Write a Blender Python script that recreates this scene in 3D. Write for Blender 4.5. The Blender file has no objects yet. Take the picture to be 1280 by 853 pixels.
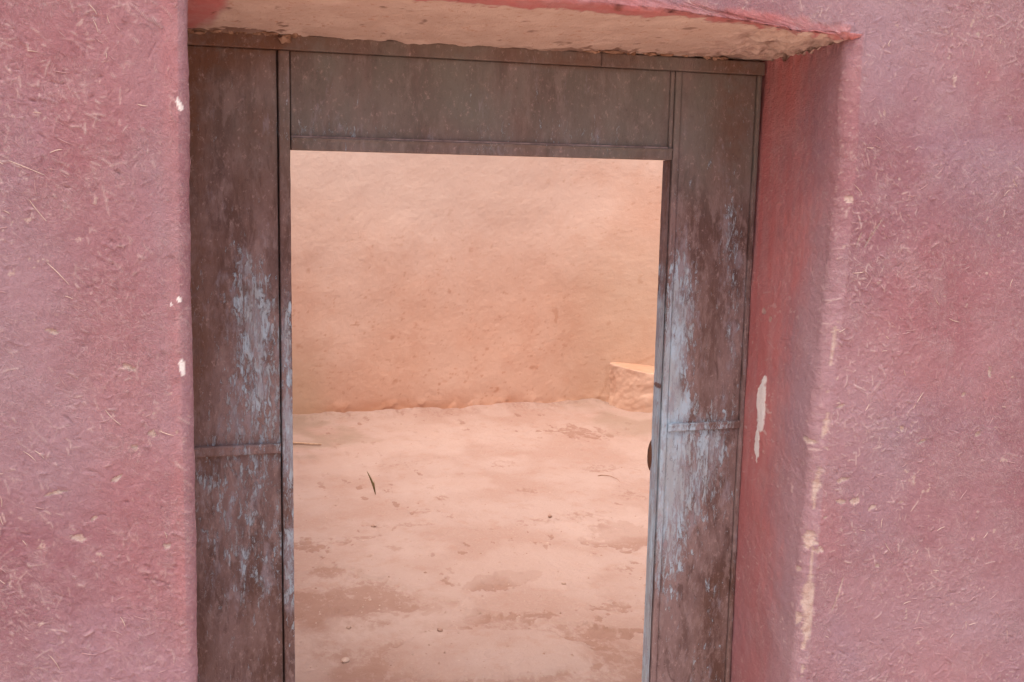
import bpy, math, random
import numpy as np
from mathutils import Vector, Matrix

S = bpy.context.scene
COL = S.collection
rng = np.random.default_rng(7)
random.seed(7)

# ------------------------------------------------------------------ camera
cam_d = bpy.data.cameras.new('camera')
cam = bpy.data.objects.new('camera', cam_d)
COL.objects.link(cam)
yaw, pitch, roll = math.radians(17.02), math.radians(-8.52), math.radians(1.21)
fw = Vector((math.sin(yaw)*math.cos(pitch), math.cos(yaw)*math.cos(pitch), math.sin(pitch)))
r0 = Vector((math.cos(yaw), -math.sin(yaw), 0))
u0 = r0.cross(fw)
rr = math.cos(roll)*r0 + math.sin(roll)*u0
uu = -math.sin(roll)*r0 + math.cos(roll)*u0
M = Matrix((rr, uu, -fw)).transposed().to_4x4()
M.translation = Vector((0, -2.5, 1.62))
cam.matrix_world = M
cam_d.sensor_width = 36.0
cam_d.lens = 36.0*1357.8/1280
cam_d.clip_start = 0.05
cam_d.clip_end = 500
S.camera = cam

# ------------------------------------------------------------------ world, sun, exposure
SUN_EL, SUN_AZ = math.radians(74), math.radians(226)     # azimuth clockwise from +Y
W = bpy.data.worlds.new('World'); S.world = W; W.use_nodes = True
nt = W.node_tree; nt.nodes.clear()
sky = nt.nodes.new('ShaderNodeTexSky'); sky.sky_type = 'NISHITA'; sky.sun_disc = False
sky.sun_elevation = SUN_EL; sky.sun_rotation = SUN_AZ
sky.air_density = 1.0; sky.dust_density = 5.0; sky.ozone_density = 1.0
bg = nt.nodes.new('ShaderNodeBackground'); bg.inputs['Strength'].default_value = 0.14
wo = nt.nodes.new('ShaderNodeOutputWorld')
nt.links.new(sky.outputs[0], bg.inputs[0]); nt.links.new(bg.outputs[0], wo.inputs[0])
sl = bpy.data.lights.new('sun', 'SUN'); sl.energy = 0.95; sl.angle = math.radians(60); sl.color = (1, .95, .89)
so = bpy.data.objects.new('sun', sl); COL.objects.link(so)
sd = Vector((math.sin(SUN_AZ)*math.cos(SUN_EL), math.cos(SUN_AZ)*math.cos(SUN_EL), math.sin(SUN_EL)))
so.rotation_euler = sd.to_track_quat('Z', 'Y').to_euler()
so.location = (3, -6, 8)
S.view_settings.view_transform = 'Standard'
S.view_settings.look = 'None'
S.view_settings.gamma = 1
S.view_settings.use_curve_mapping = False
S.view_settings.exposure = 1.10

# ------------------------------------------------------------------ numpy noise
def _hash(ix, iy, seed):
    h = (ix.astype(np.int64)*374761393 + iy.astype(np.int64)*668265263 + seed*1442695041) & 0x7fffffff
    h = ((h ^ (h >> 13))*1274126177) & 0x7fffffff
    h = ((h ^ (h >> 15))*2246822519) & 0x7fffffff
    return (h & 0xffff)/65535.0
def vn(x, y, seed=0):
    ix = np.floor(x); iy = np.floor(y)
    fx = x-ix; fy = y-iy
    fx = fx*fx*fx*(fx*(fx*6-15)+10); fy = fy*fy*fy*(fy*(fy*6-15)+10)
    a = _hash(ix, iy, seed); b = _hash(ix+1, iy, seed); c = _hash(ix, iy+1, seed); d = _hash(ix+1, iy+1, seed)
    return (a*(1-fx)+b*fx)*(1-fy)+(c*(1-fx)+d*fx)*fy
def fbm(x, y, sc, octv=4, seed=0, gain=.5):
    x = np.asarray(x, float); y = np.asarray(y, float)
    s = 0; a = 1; t = 0; c, n = math.cos(.6), math.sin(.6)
    px, py = x*sc, y*sc
    for o in range(octv):
        s = s+a*(vn(px+17.3*o, py-9.1*o, seed+o)*2-1); t += a; a *= gain
        px, py = (c*px-n*py)*2.03, (n*px+c*py)*2.03
    return s/t
def sstep(a, b, x):
    t = np.clip((x-a)/(b-a), 0, 1); return t*t*(3-2*t)
def gauss(x, y, cx, cy, sx, sy, ang=0):
    c, s = math.cos(ang), math.sin(ang)
    dx, dy = x-cx, y-cy
    p, q = c*dx+s*dy, -s*dx+c*dy
    return np.exp(-.5*((p/sx)**2+(q/sy)**2))
def blob(x, y, cx, cy, sx, sy, ang=0, rough=.5, sc=120, seed=3, octv=3, soft=.2):
    """ragged patch, 1 inside, 0 outside"""
    c, s = math.cos(ang), math.sin(ang)
    dx, dy = x-cx, y-cy
    p, q = (c*dx+s*dy)/sx, (-s*dx+c*dy)/sy
    near = (np.abs(p) < 2.5) & (np.abs(q) < 2.5)
    out = np.zeros_like(p)
    if near.any():
        xx, yy = x[near], y[near]
        d = np.sqrt(p[near]**2+q[near]**2)+rough*fbm(xx, yy, sc, octv, seed)
        out[near] = 1-sstep(1.05-soft, 1.05, d)
    return out

# ------------------------------------------------------------------ mesh helpers
def grid_mesh(name, P, mat, parent=None, masks=None, keep=None, smooth=True, flip=False):
    """P: (ni, nj, 3). keep: (ni-1, nj-1) bool. masks: dict name->(ni, nj, 3)"""
    ni, nj = P.shape[:2]
    idx = np.arange(ni*nj).reshape(ni, nj)
    q = np.stack([idx[:-1, :-1], idx[1:, :-1], idx[1:, 1:], idx[:-1, 1:]], -1)
    if flip: q = q[..., ::-1]
    q = q.reshape(-1, 4) if keep is None else q[keep]
    used = np.zeros(ni*nj, bool); used[q.ravel()] = True
    remap = np.cumsum(used)-1
    q = remap[q]
    V = P.reshape(-1, 3)[used]
    me = bpy.data.meshes.new(name)
    me.vertices.add(len(V)); me.vertices.foreach_set('co', V.astype(np.float32).ravel())
    me.loops.add(q.size); me.loops.foreach_set('vertex_index', q.astype(np.int32).ravel())
    me.polygons.add(len(q)); me.polygons.foreach_set('loop_start', (np.arange(len(q))*4).astype(np.int32))
    me.polygons.foreach_set('use_smooth', np.full(len(q), smooth))
    me.update(calc_edges=True)
    for k, a in (masks or {}).items():
        at = me.attributes.new(k, 'FLOAT_COLOR', 'POINT')
        c = np.ones((len(V), 4), np.float32); c[:, :3] = a.reshape(-1, 3)[used]
        at.data.foreach_set('color', c.ravel())
    me.materials.append(mat)
    o = bpy.data.objects.new(name, me); COL.objects.link(o)
    if parent: o.parent = parent
    return o
def poly_mesh(name, V, F, mat, parent=None, smooth=False):
    me = bpy.data.meshes.new(name); me.from_pydata([tuple(v) for v in V], [], F); me.update()
    if smooth: me.polygons.foreach_set('use_smooth', [True]*len(me.polygons))
    me.materials.append(mat)
    o = bpy.data.objects.new(name, me); COL.objects.link(o)
    if parent: o.parent = parent
    return o
def box_mesh(name, a, b, mat, parent=None):
    x0, y0, z0 = a; x1, y1, z1 = b
    V = [(x0,y0,z0),(x1,y0,z0),(x1,y1,z0),(x0,y1,z0),(x0,y0,z1),(x1,y0,z1),(x1,y1,z1),(x0,y1,z1)]
    F = [(0,3,2,1),(4,5,6,7),(0,1,5,4),(1,2,6,5),(2,3,7,6),(3,0,4,7)]
    return poly_mesh(name, V, F, mat, parent)
def tag(o, label=None, cat=None, group=None, kind=None):
    if label: o['label'] = label
    if cat: o['category'] = cat
    if group: o['group'] = group
    if kind: o['kind'] = kind
    return o
def empty(name, loc, label, cat, group=None):
    o = bpy.data.objects.new(name, None); COL.objects.link(o); o.location = loc
    o.empty_display_size = .1
    return tag(o, label, cat, group)
def normals(P):
    a = np.gradient(P, axis=0); b = np.gradient(P, axis=1)
    n = np.cross(a, b); l = np.linalg.norm(n, axis=-1, keepdims=True)
    n = n/np.maximum(l, 1e-12); n[l[..., 0] < 1e-11] = (0, -1, 0)
    return n

# ------------------------------------------------------------------ materials
class NT:
    def __init__(s, name):
        s.m = bpy.data.materials.new(name); s.m.use_nodes = True
        s.t = s.m.node_tree; s.t.nodes.clear()
        s.out = s.n('ShaderNodeOutputMaterial'); s.b = s.n('ShaderNodeBsdfPrincipled')
        s.l(s.b.outputs[0], s.out.inputs[0])
        s.co = s.n('ShaderNodeNewGeometry').outputs['Position']
    def n(s, t): return s.t.nodes.new(t)
    def l(s, a, b): s.t.links.new(a, b)
    def set(s, sock, v):
        if isinstance(v, bpy.types.NodeSocket): s.l(v, sock)
        else: sock.default_value = (*v, 1) if isinstance(v, tuple) and len(v) == 3 and sock.type == 'RGBA' else v
    def mapping(s, scale=(1,1,1), rot=(0,0,0)):
        m = s.n('ShaderNodeMapping'); m.inputs['Scale'].default_value = scale; m.inputs['Rotation'].default_value = rot
        s.l(s.co, m.inputs[0]); return m.outputs[0]
    def noise(s, sc, det=4, rough=.55, vec=None, dist=0, lac=2.0):
        n = s.n('ShaderNodeTexNoise'); n.inputs['Scale'].default_value = sc; n.inputs['Detail'].default_value = det
        n.inputs['Roughness'].default_value = rough; n.inputs['Distortion'].default_value = dist
        s.l(vec if vec is not None else s.co, n.inputs['Vector']); return n.outputs['Fac']
    def voro(s, sc, vec=None, feat='F1', out='Distance', rand=1):
        n = s.n('ShaderNodeTexVoronoi'); n.feature = feat; n.inputs['Scale'].default_value = sc; n.inputs['Randomness'].default_value = rand
        s.l(vec if vec is not None else s.co, n.inputs['Vector']); return n.outputs[out]
    def ramp(s, x, a, b, lo=0., hi=1.):
        n = s.n('ShaderNodeMapRange'); n.interpolation_type = 'SMOOTHSTEP'
        s.set(n.inputs[0], x); s.set(n.inputs[1], a); s.set(n.inputs[2], b); n.inputs[3].default_value = lo; n.inputs[4].default_value = hi
        return n.outputs[0]
    def math(s, op, a, b=0., c=None):
        n = s.n('ShaderNodeMath'); n.operation = op; s.set(n.inputs[0], a); s.set(n.inputs[1], b)
        if c is not None: s.set(n.inputs[2], c)
        return n.outputs[0]
    def mix(s, f, a, b, mode='MIX'):
        n = s.n('ShaderNodeMix'); n.data_type = 'RGBA'; n.blend_type = mode
        s.set(n.inputs[0], f); s.set(n.inputs[6], a); s.set(n.inputs[7], b); return n.outputs[2]
    def attr(s, name):
        n = s.n('ShaderNodeAttribute'); n.attribute_name = name
        q = s.n('ShaderNodeSeparateColor'); s.l(n.outputs['Color'], q.inputs[0]); return q.outputs
    def bump(s, h, dist, strength=1, prev=None):
        n = s.n('ShaderNodeBump'); n.inputs['Distance'].default_value = dist; n.inputs['Strength'].default_value = strength
        s.set(n.inputs['Height'], h)
        if prev is not None: s.l(prev, n.inputs['Normal'])
        return n.outputs[0]
    def done(s, col, rough=.9, nor=None, spec=.25, metal=0.):
        s.set(s.b.inputs['Base Color'], col); s.set(s.b.inputs['Roughness'], rough)
        s.b.inputs['Specular IOR Level'].default_value = spec; s.set(s.b.inputs['Metallic'], metal)
        if nor is not None: s.l(nor, s.b.inputs['Normal'])
        return s.m

def mat_plaster():
    k = NT('pink_plaster')
    a = k.attr('mask'); b = k.attr('mask2'); w3 = k.attr('mask3')
    big = k.noise(2.2, 4, .5)
    mid = k.noise(9, 5, .6)
    fine = k.noise(90, 4, .6)
    c = k.mix(k.ramp(big, .38, .62), (.325, .172, .184), (.270, .119, .134))
    c = k.mix(k.math('MULTIPLY', k.ramp(mid, .45, .68), .6), c, (.35, .205, .215))
    c = k.mix(k.math('MULTIPLY', k.ramp(k.noise(3.1, 3, .5, dist=.5), .52, .7), .45), c, (.295, .185, .225))  # faded violet
    c = k.mix(k.math('MULTIPLY', k.ramp(fine, .5, .72), .35), c, (.42, .265, .255))
    fib = None; fdk = None
    for q, an in enumerate((-.80, -.35, .25, 1.0, 1.57, -1.2)):
        m1_ = k.mapping((1, 1, 1), (0, an, 0))
        m2_ = k.n('ShaderNodeMapping'); m2_.inputs['Scale'].default_value = (44, 90, 330); m2_.inputs['Location'].default_value = (q*7.3, q*3.1, q*5.7)
        k.l(m1_, m2_.inputs[0])
        nz = k.noise(1, 2, .6, m2_.outputs[0], dist=.5)
        f_ = k.ramp(nz, .595, .68); d_ = k.ramp(nz, .40, .32)
        fib = f_ if fib is None else k.math('MAXIMUM', fib, f_); fdk = d_ if fdk is None else k.math('MAXIMUM', fdk, d_)
    clump = k.ramp(k.noise(4.5, 5, .6), .40, .60, .06, 1.)
    clump = k.math('MULTIPLY', clump, k.math('SUBTRACT', 1., b[0]))
    fibm = k.math('MULTIPLY', fib, clump)
    c = k.mix(k.math('MULTIPLY', fibm, .42), c, (.50, .335, .325))
    c = k.mix(k.math('MULTIPLY', k.math('MULTIPLY', fdk, clump), .22), c, (.20, .095, .10))  # relief shading between the fibres, put into the colour
    # brushed streaks of a deeper, redder coat
    st = k.noise(26, 3, .6, k.mapping((1, 1, .12)))
    red = k.mix(k.ramp(st, .35, .65), (.49, .162, .152), (.49, .205, .195))
    red = k.mix(k.math('MULTIPLY', k.ramp(mid, .5, .7), .4), red, (.52, .28, .27))
    c = k.mix(a[2], c, red)
    # pale dusty film on the front; on the lower reveal, painted light
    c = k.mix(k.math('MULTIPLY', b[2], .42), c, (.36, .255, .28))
    # bleached straw under thin paint
    c = k.mix(a[0], c, (.62, .46, .41))
    # peach mud plaster of the soffit
    pe = k.mix(k.ramp(k.noise(14, 4, .6), .4, .65), (.55, .395, .325), (.61, .46, .385))
    pe = k.mix(k.math('MULTIPLY', k.ramp(k.noise(70, 3, .6), .56, .72), .5), pe, (.40, .19, .115))
    c = k.mix(b[0], c, pe)
    # bare mud chips
    ch = k.mix(k.ramp(k.noise(60, 3, .6), .35, .65), (.46, .31, .26), (.56, .42, .36))
    c = k.mix(a[1], c, ch)
    c = k.mix(w3[0], c, (.82, .75, .70))
    c = k.mix(b[1], c, (.12, .05, .03))
    h = k.math('ADD', k.math('MULTIPLY', k.noise(190, 5, .7), .9), k.math('MULTIPLY', k.noise(45, 4, .6, k.mapping((1, 1, 1), (.3, .7, .2)), dist=1.2), .8))
    h = k.math('ADD', h, k.math('MULTIPLY', k.math('SUBTRACT', fibm, k.math('MULTIPLY', fdk, .7)), .30))
    n1 = k.bump(h, .0026, .95)
    return k.done(c, k.ramp(fine, .3, .7, .82, .95), n1, .2)

def mat_simple(name, c1, c2, sc=12, rough=.9, bumpd=.003, sc2=120, spec=.2):
    k = NT(name)
    c = k.mix(k.ramp(k.noise(sc, 5, .6), .35, .65), c1, c2)
    n = k.bump(k.noise(sc2, 4, .65), bumpd, .8)
    return k.done(c, rough, n, spec)

def mat_metal():
    k = NT('weathered_painted_steel')
    a = k.attr('mask')
    v = k.mapping((1, 1, .34))
    v2 = k.mapping((1, 1, .14))
    base = k.mix(k.ramp(k.noise(7, 6, .68, v), .38, .60), (.115, .062, .052), (.235, .150, .138))
    base = k.mix(k.math('MULTIPLY', k.ramp(k.noise(42, 5, .75, v), .47, .62), .65), base, (.30, .205, .19))
    base = k.mix(k.math('MULTIPLY', k.ramp(k.noise(30, 5, .7, v, dist=.8), .46, .36), .6), base, (.085, .045, .038))
    base = k.mix(k.math('MULTIPLY', a[1], k.ramp(k.noise(9, 5, .65, v), .3, .6, .45, .95)), base, (.165, .150, .128))
    base = k.mix(k.math('MULTIPLY', a[2], k.ramp(k.noise(18, 5, .68), .33, .58, .35, 1)), base, (.150, .070, .042))
    # greyed halo where the paint has thinned
    halo = k.ramp(k.noise(24, 6, .75, v), k.math('SUBTRACT', .66, k.math('MULTIPLY', a[0], .22)), k.math('SUBTRACT', .80, k.math('MULTIPLY', a[0], .22)))
    base = k.mix(k.math('MULTIPLY', halo, .55), base, (.31, .265, .29))
    # worn through to chalky blue-grey primer, the threshold follows the wear density
    n1 = k.noise(82, 8, .80, v, dist=.4)
    thr = k.math('SUBTRACT', .70, k.math('MULTIPLY', a[0], .24))
    w = k.ramp(n1, thr, k.math('ADD', thr, .045))
    n2 = k.noise(150, 4, .75, v2)
    w = k.math('MULTIPLY', w, k.ramp(n2, .40, .52, .12, .95))
    solid = k.math('MULTIPLY', k.ramp(a[0], 1.05, 1.7), k.ramp(k.noise(80, 6, .75, v), .36, .44, .15, .95))
    w = k.math('MULTIPLY', k.math('MAXIMUM', w, solid), k.ramp(k.noise(33, 6, .75, v), .40, .52, .45, .95))
    blue = k.mix(k.ramp(k.noise(22, 4, .65, v), .42, .58), (.37, .40, .42), (.42, .52, .59))
    c = k.mix(w, base, blue)
    # pinkish dust caught on the roughness
    n3 = k.noise(95, 6, .8, k.mapping((1, 1, .7), (0, .5, 0)))
    c = k.mix(k.math('MULTIPLY', k.ramp(n3, .56, .66), .42), c, (.47, .33, .30))
    c = k.mix(k.math('MULTIPLY', k.ramp(n3, .42, .34), .35), c, (.075, .042, .038))
    h = k.math('ADD', k.math('MULTIPLY', w, -.35), k.math('ADD', k.math('MULTIPLY', n1, .9), k.math('MULTIPLY', k.noise(240, 4, .7, v), .35)))
    return k.done(c, k.ramp(n1, .3, .7, .6, .85), k.bump(h, .0035, .95), .3)

def mat_yard():
    k = NT('orange_adobe')
    a = k.attr('mask')
    c = k.mix(k.ramp(k.noise(1.6, 4, .55), .36, .64), (0.638, 0.392, 0.281), (0.700, 0.473, 0.359))
    c = k.mix(k.math('MULTIPLY', k.ramp(k.noise(7, 5, .6), .5, .7), .35), c, (0.590, 0.330, 0.227))
    c = k.mix(k.math('MULTIPLY', k.ramp(k.noise(40, 4, .65), .5, .75), .3), c, (0.737, 0.522, 0.406))
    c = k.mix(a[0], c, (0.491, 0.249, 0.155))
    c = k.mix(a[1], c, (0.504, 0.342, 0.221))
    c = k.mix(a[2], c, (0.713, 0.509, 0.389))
    h = k.math('ADD', k.noise(60, 6, .65), k.math('MULTIPLY', k.noise(11, 3, .5), .4))
    return k.done(c, .93, k.bump(k.math('ADD', h, k.math('MULTIPLY', k.noise(150, 4, .7), .7)), .0030, .7), .15)

def mat_floor():
    k = NT('packed_earth')
    a = k.attr('mask')
    v = k.mapping((1, 1, 1))
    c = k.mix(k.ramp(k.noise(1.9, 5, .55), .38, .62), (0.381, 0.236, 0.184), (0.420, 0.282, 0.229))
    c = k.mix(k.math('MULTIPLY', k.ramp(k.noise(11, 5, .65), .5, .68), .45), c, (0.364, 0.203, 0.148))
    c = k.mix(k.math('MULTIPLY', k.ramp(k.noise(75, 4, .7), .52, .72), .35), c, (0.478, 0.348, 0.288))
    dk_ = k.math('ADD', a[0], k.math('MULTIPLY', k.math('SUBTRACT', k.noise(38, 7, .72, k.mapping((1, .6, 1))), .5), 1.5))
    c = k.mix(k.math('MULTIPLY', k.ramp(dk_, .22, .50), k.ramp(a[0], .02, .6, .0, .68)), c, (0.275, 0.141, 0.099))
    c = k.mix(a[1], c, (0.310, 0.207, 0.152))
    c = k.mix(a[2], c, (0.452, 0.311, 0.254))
    h = k.math('ADD', k.noise(40, 7, .68), k.math('MULTIPLY', k.noise(170, 3, .6), .35))
    return k.done(c, .95, k.bump(h, .010, .9), .12)

M_PL = mat_plaster(); M_ME = mat_metal(); M_YA = mat_yard(); M_FL = mat_floor()
M_CORE = mat_simple('mud_brick_core', (.42, .24, .16), (.5, .3, .2))
M_STRAW = mat_simple('dry_straw', (.50, .35, .29), (.60, .45, .37), 60, .7, .0003)
M_STRAWP = mat_simple('painted_straw', (.37, .20, .20), (.44, .27, .26), 60, .7, .0003)
M_BACK = mat_simple('rust_black_iron', (.075, .048, .040), (.13, .085, .07), 30, .8, .001)
M_GRD = mat_simple('outside_earth', (.60, .42, .33), (.68, .49, .39), 3, .95, .01, 40)
M_RUST = mat_simple('rusty_iron', (.06, .028, .018), (.12, .05, .028), 40, .8, .001)
M_STICK = mat_simple('pale_stick', (.48, .28, .18), (.62, .40, .27), 40, .8, .001)
M_LEAF = mat_simple('dry_green_leaf', (.10, .085, .03), (.24, .17, .075), 30, .7, .0005)
M_STONE = mat_simple('red_pebble', (.32, .18, .13), (.48, .33, .26), 20, .9, .002)
M_TWIG = mat_simple('brown_twig', (.27, .13, .08), (.36, .19, .12), 40, .85, .001)
M_MUD = mat_simple('dry_mud_lump', (.17, .085, .05), (.36, .22, .15), 40, .95, .003, 90)

# ------------------------------------------------------------------ ground
g = poly_mesh('ground', [(-200,-200,-.03),(200,-200,-.03),(200,200,-.03),(-200,200,-.03)], [(0,1,2,3)], M_GRD)
tag(g, 'bare reddish earth in front of and around the pink wall', kind='structure')

# ------------------------------------------------------------------ straw relief image (unrolled wall coordinates)
U0, U1, V0, V1, PX = -.62, 2.32, .18, 2.3, .00125
nu, nv = int((U1-U0)/PX), int((V1-V0)/PX)
Himg = np.zeros((nu, nv), np.float32); Simg = np.zeros((nu, nv), np.float32)
gu, gv = np.meshgrid(U0+np.arange(0, nu, 8)*PX, V0+np.arange(0, nv, 8)*PX, indexing='ij')
dens = sstep(-.55, .45, fbm(gu, gv, 4.5, 3, 50)+.25*fbm(gu, gv, 18, 2, 51))
dens *= 1-.85*sstep(-.13, -.02, gu)*(1-sstep(.0, .2, gu))*sstep(.8, 1.3, gv)     # smooth strip by the left edge
N = 120000
su = rng.uniform(0, nu, N); sv = rng.uniform(0, nv, N)
keepd = rng.random(N) < .15+.95*dens[(su/8).astype(int).clip(0, gu.shape[0]-1), (sv/8).astype(int).clip(0, gu.shape[1]-1)]
su, sv = su[keepd], sv[keepd]
for k in range(len(su)):
    u, v = su[k], sv[k]
    left = (U0+u*PX) < .3
    L = min(1.4+rng.exponential(2.9), 24)*(1.15 if left else .9)
    ang = rng.normal(-.75, .5) if left else rng.uniform(0, math.pi)
    if left and rng.random() < .2: ang = rng.uniform(0, math.pi)
    wd = rng.uniform(.6, 1.15); hgt = (.15+rng.exponential(.5))*.001
    if rng.random() < .3: hgt = -hgt*1.1
    R = int(L/1.0+4)
    iu, iv = int(u), int(v)
    a0, a1, b0, b1 = max(iu-R, 0), min(iu+R+1, nu), max(iv-R, 0), min(iv+R+1, nv)
    if a1-a0 < 3 or b1-b0 < 3: continue
    X = np.arange(a0, a1)[:, None]-u; Y = np.arange(b0, b1)[None, :]-v
    c, s = math.cos(ang), math.sin(ang)
    p = c*X+s*Y; q = -s*X+c*Y-(p*p/L-L*.3)*rng.normal(0, .12)
    sh = np.exp(-.5*(q/wd)**2)/(1+np.exp((np.abs(p)-L)*1.3))
    Himg[a0:a1, b0:b1] += hgt*sh
    if hgt > 0 and rng.random() < .4:
        w = rng.uniform(.15, .75)*min(1, hgt/.0007)
        Simg[a0:a1, b0:b1] = np.maximum(Simg[a0:a1, b0:b1], w*np.clip(sh*1.3-.2, 0, 1))
def samp(img, U, Vv):
    x = (U-U0)/PX; y = (Vv-V0)/PX
    x = np.abs(x); x = np.abs((x % (2*(nu-2)))); x = np.where(x > nu-2, 2*(nu-2)-x, x)
    y = np.abs(y); y = np.abs((y % (2*(nv-2)))); y = np.where(y > nv-2, 2*(nv-2)-y, y)
    ix = np.clip(x.astype(int), 0, nu-2); iy = np.clip(y.astype(int), 0, nv-2); fx = np.clip(x-ix, 0, 1); fy = np.clip(y-iy, 0, 1)
    return (img[ix, iy]*(1-fx)+img[ix+1, iy]*fx)*(1-fy)+(img[ix, iy+1]*(1-fx)+img[ix+1, iy+1]*fx)*fy

# ------------------------------------------------------------------ the pink wall with its doorway recess
DEP = .37          # front face at y=-DEP, metal frame at y=0
BACK = .035        # the reveal runs on this far behind the frame face
def xR_out(z): return np.interp(z, [0, .58, 1.01, 1.46, 1.68, 1.93, 2.1], [1.365, 1.379, 1.388, 1.413, 1.417, 1.412, 1.412])
def xR_in(z): return np.interp(z, [0, .27, .84, 1.37, 1.93], [1.409, 1.409, 1.410, 1.412, 1.420])
def xL_out(z): return np.interp(z, [0, .55, .8, 1.4, 2.1], [.010, .012, .013, .015, .028])
def xL_in(z): return np.full_like(z, -.006)
def zS_out(x): return np.interp(x, [-.1, .1, .74, 1.08, 1.30, 1.42], [1.977, 1.975, 1.967, 1.962, 1.950, 1.938])
def zS_in(x): return np.interp(x, [-.1, .05, .25, .67, 1.38, 1.5], [1.918, 1.917, 1.919, 1.917, 1.925, 1.927])

def seg(a, b, st, end=False):
    n = max(int(round(abs(b-a)/st)), 1); r = np.linspace(a, b, n+1); return r if end else r[:-1]
RL, RR, RS = .022, .034, .012
# column parameter list: (kind, t) ; kinds 0 front-left 1 left arc 2 left reveal 3 interior 4 right reveal 5 right arc 6 front-right
cols = []
for t in np.concatenate([seg(-1.7, -.55, .05), seg(-.55, -.42, .004), seg(-.42, -RL, .0023)]): cols.append((0, t))
for t in seg(0, 1, .1): cols.append((1, t))
for t in seg(RL, DEP+BACK, .012): cols.append((2, t))
for t in seg(0, 1, 1/345.): cols.append((3, t))
for t in seg(DEP+BACK, RR, .0034): cols.append((4, t))
for t in seg(1, 0, .1): cols.append((5, t))
for t in np.concatenate([seg(RR, .72, .0023), seg(.72, .86, .005), seg(.86, 2.3, .05, True)]): cols.append((6, t))
rows = []   # 0 below soffit (t=fraction) 1 soffit (depth) 2 arc 3 front above
for t in np.concatenate([seg(-.03, .3, .03), seg(.3, 1.0, .0023), seg(1.0, 1.9, .0023)]): rows.append((0, t))
for t in seg(DEP+BACK, RS, .0042): rows.append((1, t))
for t in seg(1, 0, .1): rows.append((2, t))
for t in np.concatenate([seg(RS, .13, .0025), seg(.13, .30, .03, True)]): rows.append((3, t))
ck = np.array([c[0] for c in cols]); ct = np.array([c[1] for c in cols])
rk = np.array([r[0] for r in rows]); rt = np.array([r[1] for r in rows])
NI, NJ = len(cols), len(rows)
# first guess positions (z without x-dependence), then evaluate twice
def col_eval(z, x_only=False):
    """x, depth, U for every (col,row) given z (NI,NJ)"""
    x = np.zeros((NI, NJ)); d = np.zeros((NI, NJ)); U = np.zeros((NI, NJ))
    T = ct[:, None]*np.ones((1, NJ)); K = ck[:, None]*np.ones((1, NJ))
    zl, zr = xL_out(z), xR_out(z); li, ri = xL_in(z), xR_in(z)
    m = K == 0; x[m] = (zl+T)[m]; U[m] = x[m]
    m = K == 1; A = T*math.pi/2; x[m] = (zl-RL+RL*np.sin(A))[m]; d[m] = (RL*(1-np.cos(A)))[m]; U[m] = (zl-RL+RL*A)[m]
    m = K == 2; f = (T-RL)/(DEP-RL); x[m] = (zl+(li-zl)*f)[m]; d[m] = T[m]; U[m] = (zl+RL*.57+T-RL)[m]
    fb = (DEP+BACK-RL)/(DEP-RL)
    xa = zl+(li-zl)*fb
    xb = zr+(ri-zr)*(DEP+BACK-RR)/(DEP-RR)
    m = K == 3; x[m] = (xa+(xb-xa)*T)[m]; d[m] = DEP+BACK; U[m] = x[m]
    m = K == 4; f = (T-RR)/(DEP-RR); x[m] = (zr+(ri-zr)*f)[m]; d[m] = T[m]; U[m] = (zr-RR*.57-(T-RR))[m]
    m = K == 5; A = T*math.pi/2; x[m] = (zr+RR-RR*np.sin(A))[m]; d[m] = (RR*(1-np.cos(A)))[m]; U[m] = (zr+RR-RR*A)[m]
    m = K == 6; x[m] = (zr+T)[m]; U[m] = x[m]
    return x, d, U
def row_eval(x):
    z = np.zeros((NI, NJ)); d = np.zeros((NI, NJ)); V = np.zeros((NI, NJ))
    T = rt[None, :]*np.ones((NI, 1)); K = rk[None, :]*np.ones((NI, 1))
    zo, zi = zS_out(x), zS_in(x)
    fb = (DEP+BACK-RS)/(DEP-RS); zb = zo+(zi-zo)*fb
    m = K == 0; z[m] = (T*zb/1.9)[m]; d[m] = DEP+BACK; V[m] = z[m]
    m = K == 1; f = (T-RS)/(DEP-RS); z[m] = (zo+(zi-zo)*f)[m]; d[m] = T[m]; V[m] = (zo-RS*.57-(T-RS))[m]
    m = K == 2; A = T*math.pi/2; z[m] = (zo+RS-RS*np.sin(A))[m]; d[m] = (RS*(1-np.cos(A)))[m]; V[m] = (zo+RS-RS*A)[m]
    m = K == 3; z[m] = (zo+T)[m]; V[m] = z[m]
    return z, d, V
x, dx, U = col_eval(np.full((NI, NJ), 1.5))
z, dz, V = row_eval(x)
x, dx, U = col_eval(z)
z, dz, V = row_eval(x)
# relax the rows squeezed by the soffit once we are well out on the front face
zlin_idx = np.interp(np.arange(NJ), [0, np.argmax(rt > .3), NJ-1-np.sum((rk == 3) & (rt > .13)), NJ-1], [-.03, .3, 2.10, 2.27])
zlin = np.broadcast_to(zlin_idx[None, :], z.shape)
side = np.where(ck == 0, -ct, np.where(ck == 6, ct, 0))
rel = (sstep(.01, .16, side))[:, None]
z = z*(1-rel)+zlin*rel
x2, dx, U = col_eval(z); x = x2
i1 = np.argmax(ck == 1); i6 = np.argmax(ck == 6)
xl_ = x[i1, :][None, :]; xr_ = x[i6, :][None, :]
fr = ((np.arange(NI)-i1)/(i6-i1))[:, None]
relx = np.where(rk == 3, .6+.4*sstep(0, .03, rt-RS), np.where(rk == 2, .6*(1-rt), 0))[None, :]
midc = (np.arange(NI) > i1) & (np.arange(NI) < i6)
x = np.where(midc[:, None], x*(1-relx)+(xl_+(xr_-xl_)*fr)*relx, x)
y = -DEP+np.minimum(dx, dz)
in_sof = ((dz < dx-1e-9) | (ck[:, None] == 3)) & (rk[None, :] >= 1) & (rk[None, :] <= 2)
front = np.minimum(dx, dz) < 1e-6
isjamb = (dx <= dz+1e-9) & ~front
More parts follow.
